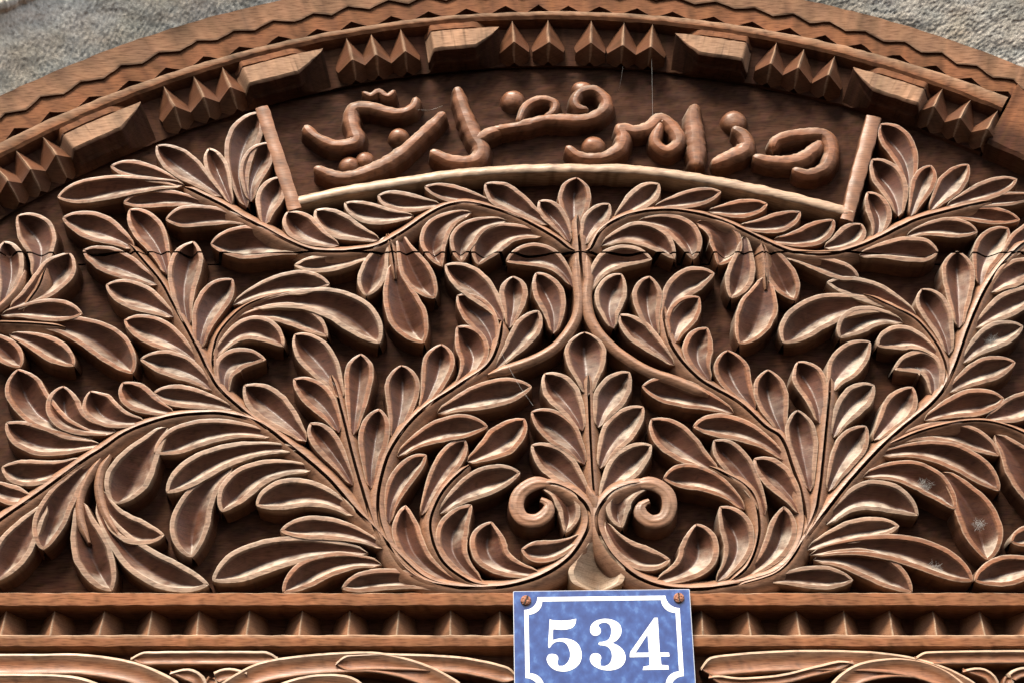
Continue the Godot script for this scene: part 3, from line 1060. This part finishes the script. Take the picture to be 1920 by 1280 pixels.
	leaf(185.5, -67.3, 137, -47.1, 109.4, -42, 27.6)
	leaf(225.9, -111.9, 177.2, -80.3, 150.6, -80.3, 24.1)
	leaf(169.5, -123.1, 134.2, -91.8, 115.9, -73.3, 31)
	leaf(188.9, -156.2, 147.1, -127, 123.9, -128.4, 24.3)
	leaf(205, -160.5, 180.9, -109, 167.2, -93.2, 25.3)
	leaf(233.9, -160.5, 216.1, -126, 199.2, -110.4, 25.6)
	leaf(185.3, -213.9, 217.1, -178.4, 220.7, -152.9, 23.8)
	leaf(163, -219, 181.3, -175.1, 168.7, -153.8, 28.3)
	leaf(115.1, -218.5, 150.4, -191.4, 148.5, -169, 32.6)
	leaf(75.8, -166.6, 103.6, -198.3, 126.9, -200.2, 22.1)
	leaf(114, -134.7, 86.6, -152.4, 89, -172.7, 20.3)
	leaf(348.4, 27.5, 308.5, 51.2, 273.7, 60.4, 24.2)
	leaf(335.2, 32.9, 254.2, 23.8, 231.8, -0.5, 34.3)
	leaf(336.2, 20.1, 298.4, 22.2, 280.4, 4.2, 26)
	leaf(362.9, -14.6, 330.9, 4.2, 311.4, -4.2, 24.6)
	leaf(354, -52.7, 350.9, -20.9, 323.2, -26, 26.2)
	leaf(371.8, -11.5, 362.5, 38.2, 355.4, 53.4, 27.7)
	leaf(383.6, 14.8, 389.3, 69.7, 391.5, 92.4, 28.9)
	leaf(407.3, 57.7, 422.2, 98.5, 439.7, 117, 27.6)
	leaf(428.8, 80.7, 446.6, 101.8, 472.9, 128.3, 19.2)
	leaf(415.5, 50.1, 437.4, 68.6, 463.9, 81.8, 25)
	leaf(397.3, 14.8, 429.2, 38.2, 462.4, 55, 23.8)
	leaf(382.6, -19.8, 415.5, 7.4, 439, 15.8, 24.3)
	leaf(367.1, -48.1, 402.1, -26.5, 427.4, -19.3, 23.4)
	leaf(344, -74.8, 387.3, -58.2, 413.2, -54.7, 25.6)
	leaf(395.2, -73.3, 422.3, -63.8, 450.9, -44, 24.5)
	leaf(310.7, -97.2, 376.4, -89.3, 402.3, -107.5, 23.2)
	leaf(304, -107, 374.7, -113.9, 398.1, -139.5, 26.1)
	leaf(288.1, -126.5, 336.7, -128.4, 360, -156.7, 26.8)
	leaf(253.9, -169.4, 301.1, -144.3, 329.2, -161.9, 28.6)
	leaf(237.1, -191.4, 283.6, -173.7, 313.1, -170.9, 21.1)
	leaf(353.2, -122.1, 378.2, -166.6, 380.3, -200.6, 35.2)
	leaf(238.9, -196, 336.6, -199.7, 366.5, -219, 28.2)
	leaf(241.6, -199.7, 291.1, -207.1, 317.3, -228, 27.3)
	leaf(203.2, -218, 244.5, -215.8, 271.4, -218, 21.1)
	leaf(431.5, -206.2, 394, -209.8, 367.9, -218.5, 26.1)
	leaf(443, -171.3, 416.9, -179.3, 401.2, -184.9, 18.9)
	leaf(401.3, -87.8, 422.9, -123.6, 431.4, -161.9, 34.5)
	stem(9.5, 11.5, 1, [59.4, 91.8, 49.6, 94.6, 35.2, 107.4, 2.4, 128.3, -31.3, 140.9, -48, 142, -64.5, 136.3, -80.8, 124.3, -96.9, 110.8, -118.5, 96.3, -140.3, 91.8, -155.2, 90.7, -175.9, 92.4, -196.5, 101.3, -218, 114.7, -239.7, 127.2, -258.6, 140.3, -293.6, 159.9])
	stem(9.5, 10.5, 1, [61.7, 91.8, 69.3, 94, 80, 114.2, 102.6, 128.9, 130.8, 134.6, 158.1, 132.3, 185.6, 123.2, 207, 111.4, 233.2, 95.7, 252.3, 89, 281.2, 88.5, 311.7, 99, 342.5, 115.9, 361.4, 125.5, 398.2, 136.9, 427.7, 144.9])
	stem(10.5, 12.4, 1, [58.2, 131.2, 59.2, 108.6, 60.5, 75.2, 61.1, 58.8])
	stem(7.6, 9.5, 0, [56, 87.4, 56.6, 64.3, 58, 42.6, 54, 21.1, 38.6, -2.6, 18.1, -16.7, -9, -27.6, -20.3, -31.2])
	stem(8.6, 9.5, 0, [65.4, 87.4, 66.3, 64.3, 64.5, 42.6, 69.5, 18.5, 86.2, -5.2, 112.7, -26, 139.3, -37.3, 165.5, -50.6])
	stem(9.5, 11.5, 1, [-8.2, 21.1, -10.9, 0, -20.3, -22.9, -44.8, -42.5, -75.7, -66.8, -94.9, -92.7, -105, -118.3, -109.1, -152.4, -103.4, -178.4, -89.3, -205.2, -69.4, -219.9, -42.2, -224.9])
	stem(10.5, 12.4, 1, [-69.4, -220.8, -42.2, -224.9, -8.4, -224.4, 21.2, -216.2, 44.7, -200.6, 58.3, -180.7, 62.9, -165.2, 59.7, -152.4, 48.6, -141.4, 34.8, -134.7, 19.6, -133.3])
	stem(8.6, 7.6, 1, [-35, -116.3, -54.4, -137.6, -65.1, -162.4, -63.8, -184, -53.2, -205.2, -31.3, -220.8, -12.7, -223.5])
	stem(7.6, 9.5, 1, [-153, -31.2, -146.7, -51.6, -140.8, -72.8, -131.8, -106.5, -123.2, -135.7, -111.8, -171.3, -101.6, -192.3])
	stem(9.5, 12.4, 1, [-42.2, -225.3, -67.8, -217.6, -90.4, -197.9, -107.3, -178.4, -129.8, -153.8, -150.5, -128.9, -179.5, -102.6, -208.3, -79.8, -231.1, -71.3, -253.5, -68.8, -286.5, -72.8, -318.4, -85.8, -336.7, -100.6, -354.9, -114.8, -384.4, -141.4, -413.6, -166.2, -428.8, -180.2])
	stem(6.7, 9.5, 1, [-337.6, 100.2, -329, 89.6, -305.7, 60.4, -291.4, 35, -269.7, -3.7, -256.2, -30.2, -243.5, -48.6, -219.5, -70.8, -203.6, -83.3])
	stem(5.7, 7.6, 1, [-184.7, 50.7, -212, 44.2, -234.1, 31.8, -250.6, 7.9, -254.1, -16.7, -249.8, -36.3])
	stem(7.6, 5.7, 0, [-339.2, -110, -348.7, -130.9, -352, -147.6, -348.9, -166.6, -340.3, -185.4])
	stem(7.6, 5.7, 0, [-331.7, -106.5, -337.5, -121.2, -337.4, -138.6, -330.3, -159.5, -316.4, -180.7])
	stem(9.5, 11.5, 1, [131, 36.1, 130.9, 21.1, 137, -6.3, 157.3, -35.3, 189.6, -58.2, 210.4, -80.8, 223.7, -92.7, 231.6, -123.1, 235.8, -141.4, 237.3, -166.6, 229.5, -190.5, 213.1, -209.8, 186.2, -219.9, 156.3, -225.3])
	stem(10.5, 12.4, 1, [186.1, -220.8, 156.2, -225.8, 126.7, -225.3, 101.6, -217.1, 81.8, -199.7, 71.2, -180.7, 68.1, -165.2, 72.7, -152.4, 82.5, -141.4, 97.9, -134.7, 114.1, -133.7])
	stem(8.6, 7.6, 1, [162, -117.3, 171.3, -123.1, 189.4, -134.7, 198, -149.1, 199.1, -178.4, 188.7, -206.2, 171.3, -220.8])
	stem(8.6, 9.5, 1, [268.7, -31.2, 266.5, -51.6, 259.3, -94.7, 251.2, -139.5, 245, -161.9, 233.5, -183])
	stem(10.5, 9.5, 1, [177.4, -224.4, 213, -211.7, 235.5, -184, 267.5, -142.4, 298.7, -107, 324.1, -82.8, 353.5, -57.7, 371.8, -31.2, 394.3, 20.1, 414.8, 58.8, 435.4, 85.1, 455.3, 104.1])
	stem(6.7, 8.6, 1, [304.5, 47.9, 330.7, 32.9, 347.7, 21.1, 362, -2.6, 367.4, -26, 362.8, -46.5])
	stem(6.7, 7.6, 1, [308.2, -99.7, 345.2, -83.8, 386, -75.8, 416.2, -82.8, 440.4, -99.2])
	stem(6.7, 6.7, 1, [-422.4, 31.8, -411.3, 53.4, -407.1, 75.2])
	stem(5.7, 7.6, 1, [-448.1, 19, -416, 17.9, -383.6, 14.8])
	stem(6.7, 7.6, 0, [-453.7, 26.5, -441.3, 36.1, -429.8, 53.4, -425.4, 72.5])
	stem(8.6, 6.7, 1, [64.4, -31.2, 64.6, -61.8, 65.2, -96.7, 66.2, -130.9, 67.6, -150])
	stem(9.5, 7.6, 0, [61, -133.7, 67.6, -150, 68.2, -160.5])
	stem(7.6, 5.7, 1, [-110.1, 110.8, -106.3, 96.3, -103.5, 80.7, -101.6, 64.3])
	stem(7.6, 5.7, 1, [219.8, 105.2, 221.5, 89.6, 221.8, 72.5, 220.5, 53.4])
	scroll_end(11.8, 10.9, [34.8, -133.7, 19.6, -132.8, 6.9, -141.4, 3.5, -153.8, 8.6, -164.3, 19.8, -166.2, 28.5, -159.5, 29.4, -151, 23.4, -147.2])
	scroll_end(11.8, 10.9, [97.9, -134.7, 114.1, -133.3, 126, -141.4, 128, -153.8, 123.3, -164.3, 112.8, -167.1, 104.5, -160.5, 105.6, -151.9, 111.8, -148.6])
	# small hollow petal between the two scrolls
	leaf(68.2, -178.4, 67.9, -213, 67.9, -228, 46, 0.7)

	var back := BoxMesh.new()
	back.size = Vector3(1.12, 0.60, 0.03)
	part("added_light_stop", back, raw, panel, Vector3(0, 0.055, -0.046))  # unseen box added behind the boards to keep light out of the joint
	writing = Node3D.new()
	writing.name = "inscription"
	panel.add_child(writing)
	carve("fillet", fillet([-230.4, 249, -192.9, 135.7], 12.5, 12.0, 0.0), writing)
	carve("fillet", fillet([332.2, 238.1, 296.6, 124.3], 14.0, 11.5, 0.0), writing)
	carve("fillet", fillet([-193.4, 144.9, -159.7, 154.7, -105.2, 165.7, -51.8, 175, 0, 180.2, 57.7, 181.4, 115.2, 179.1, 172.4, 169.7, 233.6, 154.7, 303.1, 132.9], 10.0, 11.0, 2.0), writing)
	letter(17.1, [202.6, 232.4, 211.9, 223.9, 215.1, 213.1, 209.3, 204.8, 195.7, 197.6, 181.8, 190.5])
	letter(17.1, [219.1, 199.4, 236.2, 194.1, 259.5, 195.2, 274.9, 205.9, 282.6, 216.7])
	letter(16, [238.1, 207.7, 242.7, 217.9, 260.7, 223.9, 286.1, 223.9, 291.5, 206.5, 284.5, 187.6, 268, 179.9, 253.9, 185.2])
	letter(18.2, [170.7, 259.2, 167.5, 245.1, 168.4, 213.1, 167.6, 187])
	letter(16, [49.6, 210.7, 61.1, 200, 80.4, 198.2, 98.2, 208.3, 102.5, 222.7, 100.8, 231.2, 112.9, 228.1, 126.3, 232.4, 137.9, 242.1, 149.6, 228.8, 152.5, 215.5, 141.3, 205.9, 131.5, 214.3, 132.9, 226.3, 137.2, 237.2])
	letter(14.8, [70.9, 252.5, 61.1, 254.3, 58.3, 262.3, 64.4, 272.8, 77.3, 274.7, 86.9, 262.9, 84.1, 250, 65.8, 240.9, 32.4, 240.9, 7.8, 233.6, -12.7, 230, -17.6, 232.4])
	letter(11.4, [5.9, 236, 12.8, 255.5, 25.7, 264.2, 38.5, 260.5, 38.4, 250.6, 29.5, 242.1])
	letter(17.1, [-51.6, 279, -44.3, 250.6, -35.2, 225.1, -28.2, 208.3, -33.9, 195.8, -55.2, 195.2, -74.8, 205.9])
	letter(14.8, [-7.8, 230, -19.5, 226.9, -27.3, 221.5, -36, 215.5])
	letter(17.1, [-62, 248.8, -82.5, 223.9, -105.7, 198.8, -130.3, 183.4, -154.1, 176.4, -179.6, 186.4])
	letter(16, [-89, 267.2, -91.6, 254.9, -107.7, 248.8, -133.1, 255.5, -146.7, 253.1, -147.5, 237.2, -142.4, 219.1, -150.9, 213.1, -165, 213.1, -181.6, 222.7, -191, 234.2])
	letter(9.7, [-139.7, 272.8, -131.5, 267.9, -123.8, 272.2, -115.2, 267.2, -108.5, 274.7])
	letter_dot(205.8, 244.5, 12.5)
	letter_dot(75, 216.7, 11.5)
	letter_dot(65.5, 281.5, 10)
	letter_dot(1, 269.1, 11.5)
	letter_dot(-104.1, 226.9, 10)
	letter_dot(-134.8, 200.6, 9.5)
	letter_dot(-148.6, 194.7, 10)

func cobweb(x: float, y: float, r: float, label: String) -> void:
	var t := thing("cobweb", label, "cobweb", HUB + Vector3(x, y, -5.0) * 0.001, "old cobwebs in the carving")
	var m := plain("web", Color(0.26, 0.25, 0.235), 0.8)
	var o := Soup.new()
	var w := Color.WHITE
	var ends: Array = []
	for k in 11:
		var a := TAU * k / 11.0 + rng.randf_range(-0.25, 0.25)
		ends.append(Vector3(cos(a) * r * rng.randf_range(0.6, 1.0), sin(a) * r * rng.randf_range(0.5, 0.9), rng.randf_range(-1.0, 3.0)))
	var lines: Array = []
	for k in 11:
		lines.append([Vector3(0, 0, -1), ends[k]])
		for f in [0.3, 0.45, 0.62, 0.8]:
			if rng.randf() < 0.75:
				lines.append([ends[k] * f, ends[(k + 1) % 11] * (f + rng.randf_range(-0.08, 0.08))])
	for k in 90:
		var a := TAU * rng.randf()
		var p := Vector3(cos(a), sin(a) * 0.8, 0) * r * rng.randf_range(0.0, 0.55) + Vector3(0, 0, rng.randf_range(-1.5, 1.5))
		lines.append([p, p + Vector3(rng.randf_range(-1, 1), rng.randf_range(-1, 1), rng.randf_range(-0.4, 0.4)) * r * 0.35])
	for l in lines:
		var d: Vector3 = (l[1] - l[0]).normalized()
		var n1 := d.cross(Vector3(0, 0, 1)).normalized() * 0.055
		var n2 := d.cross(n1).normalized() * 0.055
		var c := [n1, n2, -n1, -n2]
		for k in 4:
			var b: Vector3 = c[(k + 1) % 4]
			o.quad(l[0] + c[k], l[1] + c[k], l[1] + b, l[0] + b, 0, w, w, w, w)
	put("strands", o, m, t)

func thread_between(a: Vector3, b: Vector3, label: String) -> void:
	var t := thing("spider_thread", label, "spider thread", HUB + a * 0.001, "loose spider threads")
	var o := Soup.new()
	var w := Color.WHITE
	var prev := Vector3.ZERO
	for i in range(1, 13):
		var s := i / 12.0
		var q := (b - a) * s + Vector3(0, -3.0 * sin(s * PI), 0)
		var n1 := Vector3(0.07, 0, 0)
		var n2 := Vector3(0, 0.05, 0.07)
		o.quad(prev + n1, q + n1, q + n2, prev + n2, 0, w, w, w, w)
		o.quad(prev + n2, q + n2, q - n1, prev - n1, 0, w, w, w, w)
		o.quad(prev - n1, q - n1, q + n1, prev + n1, 0, w, w, w, w)
		prev = q
	put("strand", o, plain("silk", Color(0.5, 0.48, 0.44), 0.6), t)

func lintel() -> void:
	rail = thing("carved_lintel", "horizontal carved lintel with a row of pyramids below the leaf panel", "lintel", HUB)
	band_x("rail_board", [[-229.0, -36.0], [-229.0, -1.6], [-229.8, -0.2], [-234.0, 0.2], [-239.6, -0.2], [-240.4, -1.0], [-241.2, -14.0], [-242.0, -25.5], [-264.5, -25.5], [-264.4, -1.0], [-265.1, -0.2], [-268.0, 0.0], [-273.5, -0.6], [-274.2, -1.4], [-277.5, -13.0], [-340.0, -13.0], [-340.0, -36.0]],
		[0, 1, 2, 2, 3, 4, 5, 6, 7, 8, 9, 9, 10, 11, 12, 13], [dark, pale, worn, worn, worn, worn, dark, floor_wood, floor_wood, pale, worn.lerp(pale, 0.4), worn, worn, worn, dark, dark, dark], rail)  # channel behind the pyramids coloured dark in place of shade
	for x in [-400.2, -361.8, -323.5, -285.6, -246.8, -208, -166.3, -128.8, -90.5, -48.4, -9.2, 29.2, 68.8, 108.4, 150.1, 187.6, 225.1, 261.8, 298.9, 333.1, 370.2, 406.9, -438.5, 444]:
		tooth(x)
	strand(17.7, [-421.7, -287.9, -372.1, -287.9, -335.7, -287.9, -298.3, -293.5, -272.6, -303.4, -253.6, -314.5])
	strand(16.7, [-419.3, -304.3, -394.8, -303.4, -345.7, -304.7, -320.7, -311.5, -302.4, -320.9])
	strand(17.7, [-231.9, -323.5, -219.5, -309.8, -195.5, -295.2, -167.7, -289.6, -134.8, -286.6, -101.3, -287, -65.9, -297.4, -36.9, -314.5])
	strand(14.7, [-137.3, -287.4, -101.4, -285.7, -48, -287.9, -21.1, -292.2, 4.9, -299.5])
	strand(16.7, [-193.4, -325.1, -182.3, -314.1, -166.7, -307.3, -147.2, -303.8, -127, -305.6, -110.5, -317.5])
	strand(11.8, [-296.5, -283.1, -256.8, -282.6, -231.9, -282.6, -182.2, -282.6])
	strand(10.8, [-264.8, -294.4, -248.9, -296.9, -240.9, -303.8, -238, -319.2])
	strand(10.8, [-205.4, -294.4, -225, -296.9, -232.7, -303.8, -233.1, -319.2])
	strand(17.7, [146.2, -291.8, 167.4, -288.3, 207.3, -285.3, 247.5, -284.8, 287.5, -286.6, 320.2, -293.1, 345.3, -304.3, 364, -319.2])
	strand(8.8, [152.4, -297.8, 173.2, -302.5, 206.2, -300.4, 233.5, -293.9, 264.7, -286.1])
	strand(16.7, [242, -320.9, 259.2, -302.1, 276, -293.5, 305.6, -290.9, 329.6, -297.8, 352, -316.7])
	strand(11.8, [313.1, -283.1, 360.4, -282.2, 414.3, -281.8])
	strand(8.8, [349.2, -292.6, 365.4, -295.2, 372.6, -303, 373.3, -316.7])
	strand(8.8, [412.7, -292.6, 392.6, -295.2, 383.3, -303, 379, -316.7])
